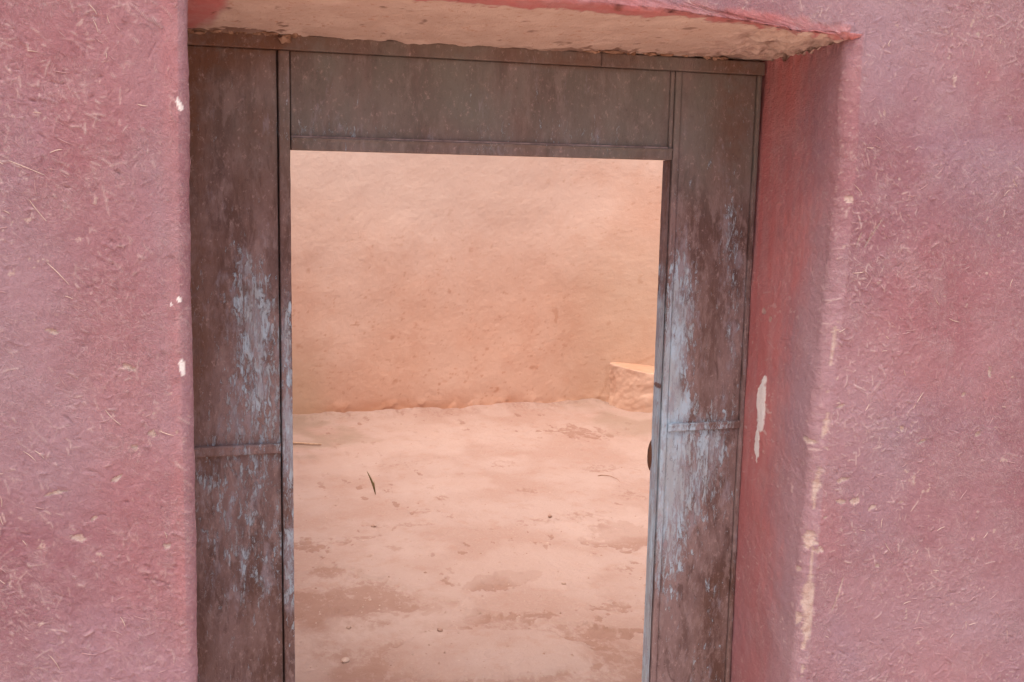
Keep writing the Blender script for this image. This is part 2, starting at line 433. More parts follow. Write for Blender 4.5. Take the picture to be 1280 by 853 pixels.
Uu = np.where(isjamb | front, U, x)
Vv = np.where(isjamb | front, z, V)
P = np.stack([x, y, z], -1)
Nn = normals(P)
Nn *= np.where(Nn[:, :, 1:2]*0+1 > 0, 1, 1)
# columns run +x, rows +z: cross(+x,+z) = -y  (outward)
depth = np.minimum(dx, dz)
h = samp(Himg, Uu, Vv)
sm = samp(Simg, Uu, Vv)
fin = sstep(-.60, -.46, x)*sstep(2.22, 2.10, x)*sstep(.22, .31, z)*sstep(2.16, 2.10, z)
h = h*fin; sm = sm*fin
h = h*np.where(in_sof, .35, 1)*np.where(isjamb, .6, 1)
h = h + .0055*fbm(Uu, Vv, 2.6, 3, 10) + .0022*fbm(Uu, Vv, 14, 3, 11) + .0009*fbm(Uu, Vv, 60, 3, 12)
# wavy arrises
edge_r = np.exp(-(np.abs(x-xR_out(z))/.03)**2)*(z < 1.97)*np.exp(-(depth/.04)**2)
h = h + edge_r*(.0045*fbm(z, x*3+depth*3, 9, 2, 13)+.002*fbm(x+depth, z, 55, 3, 15))
edge_l = np.exp(-(np.abs(x-xL_out(z))/.03)**2)*np.exp(-(depth/.04)**2)
h = h + edge_l*.0015*fbm(z, z*0+3, 9, 3, 14)
edge_s = np.exp(-(np.abs(z-zS_out(x))/.03)**2)*(x > -.05)*(x < 1.45)*np.exp(-(depth/.05)**2)
h = h + edge_s*(.005*fbm(x, z*0, 12, 4, 16)+.002*fbm(x, z, 80, 3, 17))
h = h + in_sof*(.003*fbm(x, depth, 6, 3, 21)-.0012*np.exp(-((fbm(x*1.0+depth*1.3, depth, 4, 2, 22))/.03)**2))
# lumpy unfinished mud where soffit and right reveal meet, near the front
dcor = np.abs(x-1.40)
lump = in_sof*sstep(1.12, 1.34, x)*(1-sstep(.30, .37, depth)) + isjamb*(x > .7)*sstep(1.895, 1.925, z)*.5
h = h + lump*(.014*fbm(x, depth*1.2, 26, 4, 23)+.007*fbm(x, depth, 70, 3, 24))
# ragged mortar against the frame head
jn = in_sof*sstep(.325, .365, depth)
h = h + jn*(.006*fbm(x, depth, 30, 4, 25))
# ---- colour masks
straw = np.clip(sm*1.0, 0, 1)*np.where(in_sof, .35, 1)*np.where(isjamb & (depth > .035), .55, 1)
straw *= .45+.55*sstep(-.4, .3, fbm(Uu, Vv, 6, 3, 30))+.0
chip = np.zeros_like(x); dirt = np.zeros_like(x); red = np.zeros_like(x); peach = np.zeros_like(x); bloom_light = np.zeros_like(x)
f0 = front | (depth < .012)
# chips: (u, v, su, sv, angle) on the front plane
CH = CHIPS = [
 # left of the door
 (-.228, 1.325, .012, .004, -.4), (-.10, 1.255, .013, .004, -.5), (-.06, 1.125, .008, .005, -.3), (-.095, 1.10, .008, .004, -.3),
 (-.20, .93, .011, .006, -.4), (-.128, 1.04, .012, .004, .5), (-.17, .965, .007, .003, .6), (-.235, 1.02, .018, .003, .15), (-.04, .90, .006, .005, 0),
 # right of the door
 (1.447, 1.115, .010, .004, .3), (1.466, .938, .017, .006, .25), (1.505, .885, .011, .008, .4), (1.43, .85, .006, .003, 0),
 (1.555, .865, .012, .007, .4), (1.62, 1.055, .006, .006, .3), (1.86, 1.18, .005, .013, .2), (1.84, 1.03, .009, .005, .5), (1.58, .72, .006, .006, .9),
 (1.47, .885, .012, .006, -.3), (1.415, .77, .012, .008, .2), (1.68, 1.02, .01, .004, .3), (1.79, 1.13, .007, .004, .6),
]
for i, (cu, cv, a1, a2, an) in enumerate(CH):
    chip = np.maximum(chip, f0*blob(x, z, cu, cv, a1, a2, an, .75, 150, 300+i))
# long pale lines
for (cu, cv, a1, a2, an) in [(1.505, 1.512, .045, .0022, 1.02), (1.478, .66, .05, .0025, 1.25), (1.47, 1.5, .02, .002, 1.2)]:
    chip = np.maximum(chip, .8*f0*blob(x, z, cu, cv, a1, a2, an, .4, 150, 77))
# exposed mud line down the right arris
ew = np.interp(z, [.3, .55, .66, .72, .85, .95, 1.06, 1.2, 1.35, 1.48, 1.56, 1.6, 1.62, 1.66], [.012, .011, .016, .006, .005, .008, .005, .008, .005, .0035, .0, .004, .0, .0])
sdist = np.where(isjamb, xR_out(z)-depth, x)
ew = np.clip(.36*ew*(.75+2.8*fbm(sdist, z, 13, 4, 40)), 0, 1)
cen = xR_out(z)-.004+.009*fbm(z, z*0+1.5, 7, 2, 41)
sdist = np.where(isjamb, xR_out(z)-depth, x)
inline = (1-sstep(.55, 1.05, np.abs(sdist-cen)/np.maximum(ew, 1e-5)+1.0*fbm(sdist, z, 75, 4, 42)))*(x > .7)*(z < 1.66)*(ew > .0008)
chip = np.maximum(chip, inline)
for (cd, cv, a1, a2) in [(.0, 1.592, .010, .012), (.030, 1.028, .020, .007), (.012, .80, .009, .022), (.006, .93, .006, .018), (.03, .72, .010, .008), (.02, .60, .008, .012)]:
    uu_ = xR_out(z)-np.where(isjamb, depth, -(x-xR_out(z)))
    chip = np.maximum(chip, (x > .7)*(z < 1.7)*blob(uu_-xR_out(z), z, -cd, cv, a1, a2, 0, .95, 85, 400, 5))
# white scrape and small flecks inside the right reveal
def rj(cd, cv, a1, a2, sd_, rg=.6, sc=90): return isjamb*(x > .7)*blob(depth, z, cd, cv, a1, a2, 0, rg, sc, sd_)
scr = np.maximum(rj(.278, 1.075, .027, .075, 60, .5, 45), rj(.288, .965, .013, .042, 61, .8, 50))
lime = 1.*scr
for q_, w_ in enumerate([(.004, 1.742, .0055, .011, .35), (-.006, 1.381, .003, .006, .2), (-.004, 1.252, .005, .0165, .06), (-.020, 1.372, .002, .004, .3)]):
    lime = np.maximum(lime, f0*blob(x, z, w_[0], w_[1], w_[2], w_[3], w_[4], .5, 120, 290+q_))
chip = np.maximum(chip, .8*np.maximum(rj(.30, 1.30, .010, .008, 62), rj(.262, 1.285, .008, .007, 63)))
fl = sstep(.50, .62, fbm(depth*.6, z, 75, 3, 64))*sstep(1.62, 1.1, z)*isjamb*(x > .7)*sstep(-.2, .3, fbm(depth, z, 9, 2, 65))
straw = np.maximum(straw, .55*fl)
# red coat: reveal, the lip of the lintel, the left end of the soffit
red = np.maximum(red, isjamb*(x > .7)*(.12+.83*sstep(.06, .26, depth+.10*fbm(depth, z, 7, 4, 66)+.05*fbm(depth*3, z, 30, 3, 166)))*(1-.55*(1-sstep(.42, 1.0, z))))
lipw = .032+.030*fbm(x, x*0, 9, 4, 67)+.026*fbm(x, depth, 45, 4, 68)+.02*sstep(1.1, .7, x)
lip = (in_sof | ((depth < .02) & (rk[None, :] == 2) & (x > 0) & (x < 1.40)))*(1-sstep(-.004, .006, depth-lipw))
peach = in_sof*1.0*(1-(1-sstep(-.004, .006, depth-lipw)))
lend = (1-sstep(.045, .075, x+.02*fbm(x, depth, 25, 3, 69)+.05*sstep(.2, .37, depth)-.03))*in_sof
peach *= 1-lend
red = np.maximum(red, np.maximum(lip*.9, lend*1.0))
red = np.maximum(red, .75*front*(z > 1.94)*(1-sstep(.006, .022, np.abs(z-zS_out(x)-.01)+.012*fbm(x, z, 30, 3, 70)))*(x > 0)*(x < 1.41))
red = np.maximum(red, .35*front*(x < .02)*sstep(-.05, -.015, x)*sstep(.5, .9, z))
red = np.maximum(red, .16*front*sstep(0, .5, fbm(x, z, 2.3, 3, 71)))
bloom_light = front*(.9*sstep(.0, .55, fbm(x, z, 2.0, 3, 72))+.55*gauss(x, z, -.03, 1.5, .035, .28)+.6*gauss(x, z, -.30, .62, .22, .09)+.65*gauss(x, z, 1.75, .52, .35, .1)+.5*gauss(x, z, 1.80, 1.62, .2, .12)+.4*gauss(x, z, 1.46, 1.93, .08, .07))
bloom_light = bloom_light+.9*isjamb*(x > .7)*(1-sstep(.05, .24, depth+.05*fbm(depth*2, z, 14, 3, 74)))*sstep(1.75, 1.35, z)  # outer lower reveal painted paler, standing for light from the left
bloom_light = np.clip(bloom_light, 0, 1)*(1-.5*red)
# mud and dark cracks along the frame head
jd = in_sof*sstep(.335, .37, depth+.02*fbm(x, depth, 22, 4, 80))
mudz = np.clip(sstep(.12, .0, x-.12)+gauss(x, depth, .22, .36, .03, .1)+gauss(x, depth, .98, .36, .14, .1)+.8*gauss(x, depth, 1.30, .30, .06, .06), 0, 1)
dirt = np.maximum(dirt, in_sof*mudz*sstep(.08, .2, fbm(x, depth, 40, 4, 81)+.9*sstep(.30, .375, depth)-.35)*.75)
spots = in_sof*sstep(.56, .66, fbm(x, depth, 24, 3, 82))*.55
dirt = np.maximum(dirt, spots)
chip = np.maximum(chip, in_sof*sstep(1.13, 1.3, x)*sstep(-.05, .3, fbm(x, depth*1.3, 34, 4, 83))*.9*(depth > .02))
dirt = np.maximum(dirt, lump*in_sof*sstep(.3, .55, -fbm(x, depth*1.2, 26, 4, 23))*.6)
peach *= 1-chip*.3
h = h - .0022*np.clip(chip, 0, 1)*(~in_sof) + .0012*scr - .002*dirt
chip = np.maximum(chip, f0*.75*sstep(.60, .68, fbm(x, z, 55, 4, 90))*sstep(-.15, .25, fbm(x, z, 3.5, 3, 91)))
straw *= 1-.7*chip
P = P + Nn*h[..., None]
m1 = np.stack([np.clip(straw, 0, 1), np.clip(chip, 0, 1), np.clip(red, 0, 1)], -1)
m2 = np.stack([np.clip(peach, 0, 1), np.clip(dirt, 0, 1), np.clip(bloom_light, 0, 1)], -1)
dm = depth
cell_int = (ck[:-1] == 3) & (ck[1:] >= 3) & (ck[:-1] < 4)
cell_int = ((ck[:-1] == 3) | ((ck[:-1] == 2) & (ck[1:] == 3)))
row_low = (rk[:-1] == 0)
hole = cell_int[:, None] & row_low[None, :]
lo_rows = (rk[:-1] == 1) | (rk[:-1] == 2)
sofcell = (dz[:-1, :-1] < dx[:-1, :-1]-1e-9) & (dz[1:, 1:] < dx[1:, 1:]-1e-9) & (rk[:-1][None, :] == 1) & ~hole
wall = empty('adobe_wall', (0, -.2, 0), 'pink straw-flecked adobe wall with a deep recess around the doorway', 'wall')
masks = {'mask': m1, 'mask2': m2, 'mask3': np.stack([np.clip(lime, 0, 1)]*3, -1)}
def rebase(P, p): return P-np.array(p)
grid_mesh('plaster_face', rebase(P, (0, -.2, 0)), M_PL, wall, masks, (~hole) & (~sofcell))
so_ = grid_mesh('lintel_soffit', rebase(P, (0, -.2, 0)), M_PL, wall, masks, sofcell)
so_['label'] = 'bare peach mud underside of the lintel with ragged red edge'
# body of the wall behind the plaster
for a, b in [((-1.72, -.29, -.03), (-.09, .14, 2.22)), ((1.53, -.29, -.03), (3.68, .14, 2.22)), ((-.085, -.29, 2.03), (1.525, .14, 2.22)),
             ((-.085, .042, -.03), (-.0125, .14, 2.028)), ((1.424, .034, -.03), (1.525, .14, 2.028)), ((-.010, .042, 1.926), (1.4235, .14, 2.028))]:
    a = (a[0], a[1]+.2, a[2]); b = (b[0], b[1]+.2, b[2])
    box_mesh('wall_core', a, b, M_CORE, wall)

# straws standing proud of the plaster: interpolate the displaced face for their seats
colx = {}
def wall_point(px, pz):
    if px < 0: ii = np.where(ck == 0)[0]
    else: ii = np.where(ck == 6)[0]
    j0 = np.argmin(np.abs(z[ii[len(ii)//2]]-pz))
    i = ii[np.argmin(np.abs(P[ii, j0, 0]-px))]
    j = np.argmin(np.abs(P[i, :, 2]-pz))
    i = ii[np.argmin(np.abs(P[ii, j, 0]-px))]
    return P[i, j, 1]
def straw_mesh(L, w, bend, mat):
    V_, F_ = [], []
    n = 4
    for k in range(n+1):
        t = k/n; xx = (t-.5)*L; zz = bend*L*(1-(2*t-1)**2); ww = w*(1 if 0 < k < n else .55)
        for a in (0, 2.09, 4.19): V_.append((xx, -.0002+ww*.5*math.sin(a+1.57)*-.8, zz+ww*.5*math.cos(a+1.57)))
    for k in range(n):
        for q in range(3):
            a = k*3+q; b = k*3+(q+1) % 3; F_.append((a, b, b+3, a+3))
    F_.append((0, 2, 1)); F_.append((n*3, n*3+1, n*3+2))
    me = bpy.data.meshes.new('straw'); me.from_pydata(V_, [], F_); me.materials.append(mat); me.update(); return me
SM = [straw_mesh(L, w, b, m) for L, w, b in [(.014, .0016, .04), (.018, .0017, -.05), (.022, .0018, .06), (.028, .0019, -.03), (.011, .0016, .0)] for m in (M_STRAW, M_STRAWP, M_STRAWP)]
SPEC = [(-.245, 1.545, .052, -.95), (-.215, 1.43, .06, -.85), (-.26, 1.62, .07, -.4), (1.60, 1.60, .030, 0.), (1.745, 1.31, .034, -.3), (1.69, 1.36, .035, -1.0), (1.50, 1.40, .03, 1.0), (1.61, .76, .04, -.9), (1.81, .88, .035, .9), (1.66, 1.12, .05, 1.0), (-.255, .69, .055, -1.0), (-.275, 1.09, .04, -.8), (-.13, 1.16, .045, -.85)]
ns = 0
def put_straw(me, px, pz, ang):
    global ns
    o = bpy.data.objects.new('straw', me); COL.objects.link(o); o.parent = wall
    o.location = (px, wall_point(px, pz)+.2-.0003, pz); o.rotation_euler = (0, -ang, 0); ns += 1
for (px, pz, L, ang) in SPEC: put_straw(straw_mesh(L*.9, .0019, random.uniform(-.06, .06), M_STRAW if random.random() < .5 else M_STRAWP), px, pz, ang)
while ns < 200:
    leftp = random.random() < .42
    px = random.uniform(-.36, -.03) if leftp else random.uniform(1.43, 1.98)
    pz = random.uniform(.45, 1.98)
    di, dj = int(((px-U0)/PX)/8), int(((pz-V0)/PX)/8)
    if random.random() > .1+dens[min(di, dens.shape[0]-1), min(dj, dens.shape[1]-1)]: continue
    ang = random.gauss(-.75, .5) if leftp else random.uniform(0, math.pi)
    put_straw(random.choice(SM), px, pz, ang)

# ------------------------------------------------------------------ steel door frame
frame = empty('door_frame', (.7, 0, 0), 'weathered brown steel door frame with chalky blue wear, set in the recess', 'door frame')
def sheet(name, x0, x1, z0, z1, yf, th, r=.0025, st=.0030, wav=.0015, extra=None, seed=0, wearf=None, lean=0.):
    """a sheet-steel member: displaced front face with rolled edges and returns to depth th"""
    def axis(a, b):
        n = max(int((b-a-2*r)/st), 2)
        mid = np.linspace(a+r, b-r, n+1)
        arc = np.array([1, .92, .70, .38]); off = np.array([0, .0, .08, .38])
        lo = [(a, th), (a, r), (a+r*.3, r*.3)]
        return np.concatenate([[a, a, a+r*.3], mid, [b-r*.3, b, b]]), np.concatenate([[th, r, r*.3], np.zeros(n+1), [r*.3, r, th]])
    ax, dx_ = axis(x0, x1); az, dz_ = axis(z0, z1)
    X, Z = np.meshgrid(ax, az, indexing='ij')
    D = np.maximum(dx_[:, None], dz_[None, :])
    frontm = D < r*1.01
    hh = wav*fbm(X, Z*.5, 5, 3, 500+seed)+.0005*fbm(X, Z*.4, 50, 4, 520+seed)+.0006*sstep(.25, .5, fbm(X, Z*.5, 110, 3, 540+seed))
    if extra is not None: hh = hh+extra(X, Z)
    Y = yf+D-np.where(frontm, hh, 0)
    XX = X+lean*(Z-1.0)+np.where(D < .001, 0, .0006*fbm(Z, X*0, 30, 4, 560+seed))
    w = wear(XX, Z) if wearf is None else wearf(XX, Z)
    return grid_mesh(name, np.stack([XX-.7, Y, Z], -1), M_ME, frame, {'mask': w})
def wear(X, Z):
    b = .30+.14*sstep(1.5,1.3,Z)+0*X
    # left panel: a tall worn patch in the middle, lighter lower down
    b += .75*gauss(X, Z, .155, 1.38, .035, .12)+.5*gauss(X, Z, .17, 1.24, .05, .07)+.38*gauss(X, Z, .13, .93, .07, .12)+.34*gauss(X, Z, .12, .72, .08, .14)+.35*gauss(X, Z, .17, 1.08, .04, .08)
    b += .55*gauss(X, Z, .228, 1.25, .010, .18)+.55*gauss(X, Z, .232, .75, .014, .12)+.4*gauss(X, Z, .23, 1.0, .012, .1)
    # right panel and jamb
    b += .85*gauss(X, Z, 1.205, 1.12, .028, .16)+.85*gauss(X, Z, 1.20, .90, .035, .12)+.65*gauss(X, Z, 1.31, .93, .035, .10)+.6*gauss(X, Z, 1.335, 1.47, .018, .09)
    b += .50*gauss(X, Z, 1.22, 1.38, .03, .15)+.42*gauss(X, Z, 1.37, 1.25, .02, .2)+.5*gauss(X, Z, 1.24, .76, .06, .12)+.3*gauss(X, Z, 1.22, .55, .03, .15)+.9*gauss(X, Z, 1.235, 1.045, .014, .018, .5)
    b += .35*gauss(X, Z, .70, 1.682, .04, .012)+.30*gauss(X, Z, .45, 1.725, .25, .025)+.18*gauss(X, Z, 1.0, 1.73, .2, .02)
    b = b*.84+.26*fbm(X, Z*.5, 9, 4, 600)
    gr = np.clip(sstep(1.45, 1.75, Z)*(1-.5*sstep(.35, .1, X))*(.8+.4*fbm(X, Z, 6, 3, 601))+.15*sstep(.9, 1.3, X)*sstep(1.5, 1.8, Z), 0, 1)
    ru = np.clip(.35*sstep(.05, .45, fbm(X, Z*.5, 5, 4, 604))+.9*sstep(1.80, 1.885, Z+.03*fbm(X, Z, 8, 3, 602))*sstep(.35, .05, X)+.9*sstep(1.875, 1.888, Z)*(.55+.5*fbm(X, Z, 7, 3, 603))+.8*gauss(X, Z, .02, 1.78, .03, .12)+.7*gauss(X, Z, 1.34, 1.78, .05, .14)+.45*gauss(X, Z, .02, 1.3, .04, .5)+.30*gauss(X, Z, 1.28, 1.25, .03, .2), 0, 1)
    b += .35*gauss(X, Z, 1.197, 1.12, .010, .22)+.5*gauss(X, Z, 1.181, .95, .008, .3)
    return np.stack([np.clip(b*1.12, 0, 2), gr, ru], -1)
def dents(X, Z): return -.0012*gauss(X, Z, .10, .9, .06, .1)+.001*gauss(X, Z, .12, 1.5, .05, .15)
for q_ in [(-.012, 1.4235, 1.872, 1.932), (.19, .236, 0, 1.871), (1.1735, 1.4235, 0, 1.871), (.2365, 1.173, 1.678, 1.871)]:
    box_mesh('leak_backing', (q_[0]-.7, .0315, q_[2]), (q_[1]-.7, .0405, q_[3]), M_BACK, frame)  # added behind the seams to block light leaking through the gaps
sheet('side_panel', -.012, .2105, 0, 1.8885, .004, .03, seed=1, extra=dents)
sheet('side_panel', 1.190, 1.396, 0, 1.8885, .004, .03, seed=2, extra=dents)
sheet('top_panel', .2405, 1.160, 1.702, 1.8885, .006, .03, seed=3, st=.0036)
sheet('stile', .2135, .238, 0, 1.8882, -.003, .05, seed=4)
sheet('stile', 1.1725, 1.1885, 0, 1.8882, -.001, .046, seed=5)
sheet('stile', 1.1605, 1.1705, 1.676, 1.8882, .0015, .03, seed=15)
def ledge(X, Z): return .006*sstep(1.694, 1.699, Z)
sheet('head_rail', .2405, 1.1700, 1.6725, 1.7005, -.002, .04, seed=6, extra=ledge)
def jit(X, Z): return .0022*fbm(X, Z*0, 40, 4, 630)
lg = sheet('dust_ledge', .2405, 1.1598, 1.6995, 1.7042, .000, .012, r=.0012, st=.0012, seed=11, extra=jit)
lg.data.materials[0] = mat_simple('dust_on_ledge', (.26, .18, .16), (.44, .32, .29), 25, .9, .001)
lg['label'] = 'dusty ledge on top of the head rail'
def chalk(X, Z):
    w = wear(X, Z); w[..., 0] *= .4; return w
box_mesh('weld_seam', (.9705-.7, -.0105, 1.8895), (.9722-.7, -.007, 1.9205), M_BACK, frame)
sheet('lintel_bar', -.012, 1.412, 1.889, 1.921, -.008, .035, seed=7, wearf=chalk, r=.002)
sheet('edge_strip', 1.3975, 1.4085, 0, 1.8882, -.002, .03, seed=8, r=.002)
def barx(X, Z): return .0018*np.exp(-((Z-1.0)/.004)**2)
sheet('cross_bar', -.010, .2105, .979, 1.0025, -.006, .012, seed=9, extra=barx)
sheet('cross_bar', 1.190, 1.3965, .982, 1.0025, -.005, .012, seed=10, extra=barx)
# inner face of the right jamb, chalky blue
zz_ = np.linspace(0, 1.672, 520); dd_ = np.array([0, .003, .010, .017, .0172, .0178, .019, .026, .034, .041, .045])
Dg, Zg = np.meshgrid(dd_, zz_, indexing='ij')
Xg = 1.1715-.0006*fbm(Dg, Zg, 40, 3, 620)+.0015*(np.abs(Dg-.0175) < .0006)-.0012*sstep(.6, 1, fbm(Zg, Zg*0, 5, 3, 621))
wj = np.stack([np.clip(2.1*sstep(1.50, 1.22, Zg+.05*fbm(Zg, Zg*0, 20, 3, 622))*sstep(.1, .35, Zg)-2*gauss(Dg, Zg, .02, 1.10, .03, .006), 0, 2.1), 0*Zg, .5*sstep(1.2, 1.6, Zg)], -1)
jr = grid_mesh('jamb_face', np.stack([Xg-.7-.0035, Dg+.003, Zg], -1)[::-1], M_ME, frame, {'mask': wj[::-1]})
jr['label'] = 'inner jamb face chalked pale blue'
# rusty keeper seen edge-on behind the right jamb
V_, F_ = [], []
n = 20
for yy in (.046, .054):
    for k in range(n):
        a = 2*math.pi*k/n; V_.append((1.1805+.0200*math.cos(a)-.7, yy+.004*abs(math.sin(a)), .905+.047*math.sin(a)))
for yy in (.041, ):
    for k in range(n):
        a = 2*math.pi*k/n; V_.append((1.1805+.012*math.cos(a)-.7, yy, .905+.036*math.sin(a)))
F_ += [(k, n+k, n+(k+1) % n, (k+1) % n) for k in range(n)] + [(2*n+k, k, (k+1) % n, 2*n+(k+1) % n) for k in range(n)]
F_ += [tuple(range(2*n, 3*n)), tuple(range(2*n-1, n-1, -1))]
lp = poly_mesh('latch_keeper', V_, F_, M_RUST, frame, False); lp['label'] = 'rusty oval latch keeper'

# lumps of mortar fallen onto the frame head
def lump_mesh(name, s, seed, mat, sub=2, rg=.45):
    import bmesh
    bm = bmesh.new(); bmesh.ops.create_icosphere(bm, subdivisions=sub, radius=1)
    for v in bm.verts:
        q = v.co.copy(); n_ = float(fbm(np.array([q.x+seed]), np.array([q.y+q.z*.7]), 1.6, 4, seed)[0])
        v.co = q*(1+rg*n_); v.co.x *= s[0]; v.co.y *= s[1]; v.co.z *= s[2]
    me = bpy.data.meshes.new(name); bm.to_mesh(me); bm.free(); me.materials.append(mat)
    me.polygons.foreach_set('use_smooth', [False]*len(me.polygons)); return me
lm = [((.045, -.012, 1.916), (.022, .012, .008)), ((.085, -.010, 1.921), (.016, .010, .006)), ((.226, -.014, 1.912), (.014, .010, .011)), ((.246, -.012, 1.921), (.012, .008, .006)),
      ((.20, -.010, 1.922), (.018, .01, .005)), ((.93, -.008, 1.923), (.020, .008, .004)), ((1.00, -.008, 1.924), (.022, .008, .004)), ((1.10, -.009, 1.924), (.014, .008, .006)), ((1.14, -.008, 1.925), (.012, .008, .005))]
for _ in range(46):
    px_ = random.choice([random.uniform(.02, .27), random.uniform(.02, .27), random.uniform(.86, 1.38)])
    lm.append(((px_, -.009, 1.9215+.0035*random.random()-.0015*(px_ < .3)), (random.uniform(.003, .010), random.uniform(.003, .006), random.uniform(.003, .008))))
for i, (l, s) in enumerate(lm):
    me = lump_mesh('mortar_lump', (s[0]*1.15, s[1], s[2]*.8), 30+i, M_MUD, 3 if i < 9 else 2, rg=.95)
    o = bpy.data.objects.new('mortar_lump', me); COL.objects.link(o); o.parent = wall; o.location = (l[0], l[1]+.2, l[2])
    me.polygons.foreach_set('use_smooth', [True]*len(me.polygons))

# ------------------------------------------------------------------ courtyard wall (curved corners)
XA, XB, YB, RC = .02, 3.42, 4.69, .75
pts = []
def addl(a, b, st):
    n = max(int(math.dist(a, b)/st), 1)
    for k in range(n): t = k/n; pts.append((a[0]+(b[0]-a[0])*t, a[1]+(b[1]-a[1])*t))
RCL = .42
addl((XA-.12, .16), (XA-.12, 1.0), .2); addl((XA-.12, 1.0), (XA, YB-RCL), .06)
for k in range(30): a = math.pi-math.pi/2*k/30; pts.append((XA+RCL+RCL*math.cos(a), YB-RCL+RCL*math.sin(a)))
addl((XA+RCL, YB), (XB-RC, YB), .008)
for k in range(90): a = math.pi/2-math.pi/2*k/90; pts.append((XB-RC+RC*math.cos(a), YB-RC+RC*math.sin(a)))
addl((XB, YB-RC), (XB, .16), .06); pts.append((XB, .16))
pts = np.array(pts)
zr_ = np.concatenate([seg(-.03, 1.95, .009), seg(1.95, 2.15, .05, True)])
tg = np.gradient(pts, axis=0); tg /= np.linalg.norm(tg, axis=1, keepdims=True)
nr = np.stack([tg[:, 1], -tg[:, 0]], 1)          # towards the yard
sL = np.concatenate([[0], np.cumsum(np.linalg.norm(np.diff(pts, axis=0), axis=1))])
Sg, Zg = np.meshgrid(sL, zr_, indexing='ij')
Xw = pts[:, 0][:, None]+0*Zg
hh = .018*fbm(Sg, Zg, 1.1, 3, 700)+.0026*fbm(Sg, Zg, 7, 4, 701)+.0010*fbm(Sg, Zg, 40, 3, 702)
hh += .008*np.exp(-np.maximum(Zg, 0)/.05)*(1+.5*fbm(Sg, Zg*0, 3, 3, 703))+.012*np.exp(-np.maximum(Zg, 0)/.3)
hh += .010*sstep(0, .35, fbm(Sg, Zg, 9, 4, 744))*sstep(.14, .02, Zg)
hh += .0008*fbm(Sg, Zg, 90, 2, 704)
Pw = np.stack([pts[:, 0][:, None]+nr[:, 0][:, None]*hh, pts[:, 1][:, None]+nr[:, 1][:, None]*hh, Zg], -1)
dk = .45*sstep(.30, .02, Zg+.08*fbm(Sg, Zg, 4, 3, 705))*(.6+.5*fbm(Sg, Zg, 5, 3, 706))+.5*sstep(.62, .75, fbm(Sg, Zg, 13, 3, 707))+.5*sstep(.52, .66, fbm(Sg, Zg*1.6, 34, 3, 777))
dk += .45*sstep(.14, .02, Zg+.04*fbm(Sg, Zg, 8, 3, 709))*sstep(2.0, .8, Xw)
def pline(X, Z, pts_):
    d = np.full_like(X, 9.)
    for (a, b), (c_, e) in zip(pts_[:-1], pts_[1:]):
        t = np.clip(((X-a)*(c_-a)+(Z-b)*(e-b))/((c_-a)**2+(e-b)**2), 0, 1); d = np.minimum(d, np.hypot(X-a-t*(c_-a), Z-b-t*(e-b)))
    return d
ckd = np.minimum(pline(Xw, Zg, [(2.905, .30), (2.91, .22), (2.90, .15), (2.87, .10), (2.85, .05)]), pline(Xw, Zg, [(2.90, .30), (3.0, .318), (3.08, .325), (3.14, .36), (3.2, .40)]))+.006*fbm(Xw, Zg, 40, 3, 730)+9*(pts[:, 1][:, None] < 3.5)
crk_ = 1-sstep(.005, .013, ckd)
dk = dk+.42*crk_
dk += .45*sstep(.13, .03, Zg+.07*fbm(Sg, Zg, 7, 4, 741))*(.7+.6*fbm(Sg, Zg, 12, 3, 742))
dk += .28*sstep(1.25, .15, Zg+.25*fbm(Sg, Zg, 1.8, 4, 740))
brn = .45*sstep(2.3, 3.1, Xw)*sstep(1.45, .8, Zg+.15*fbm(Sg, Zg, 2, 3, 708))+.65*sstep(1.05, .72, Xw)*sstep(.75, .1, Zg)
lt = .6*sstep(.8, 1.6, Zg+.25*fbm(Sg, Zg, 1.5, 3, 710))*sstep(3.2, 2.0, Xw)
yw = empty('courtyard_wall', (1.7, YB, 0), 'curved orange mud-plastered wall at the far side of the yard', 'wall')
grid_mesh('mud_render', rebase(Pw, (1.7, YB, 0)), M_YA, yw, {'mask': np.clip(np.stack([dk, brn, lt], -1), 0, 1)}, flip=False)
# thickness and top of that wall
Po = np.stack([pts[:, 0]-nr[:, 0]*.35-1.7, pts[:, 1]-nr[:, 1]*.35-YB], -1)
Pi_ = Pw[:, -1, :]-np.array((1.7, YB, 0))
capg = np.zeros((len(pts), 4, 3)); capg[:, 0] = Pi_
capg[:, 1, :2] = (Pi_[:, :2]*.5+Po*.5); capg[:, 1, 2] = 2.18
capg[:, 2, :2] = Po; capg[:, 2, 2] = 2.15; capg[:, 3, :2] = Po; capg[:, 3, 2] = -.03
grid_mesh('wall_back', capg, M_YA, yw, {'mask': np.zeros((len(pts), 4, 3))})

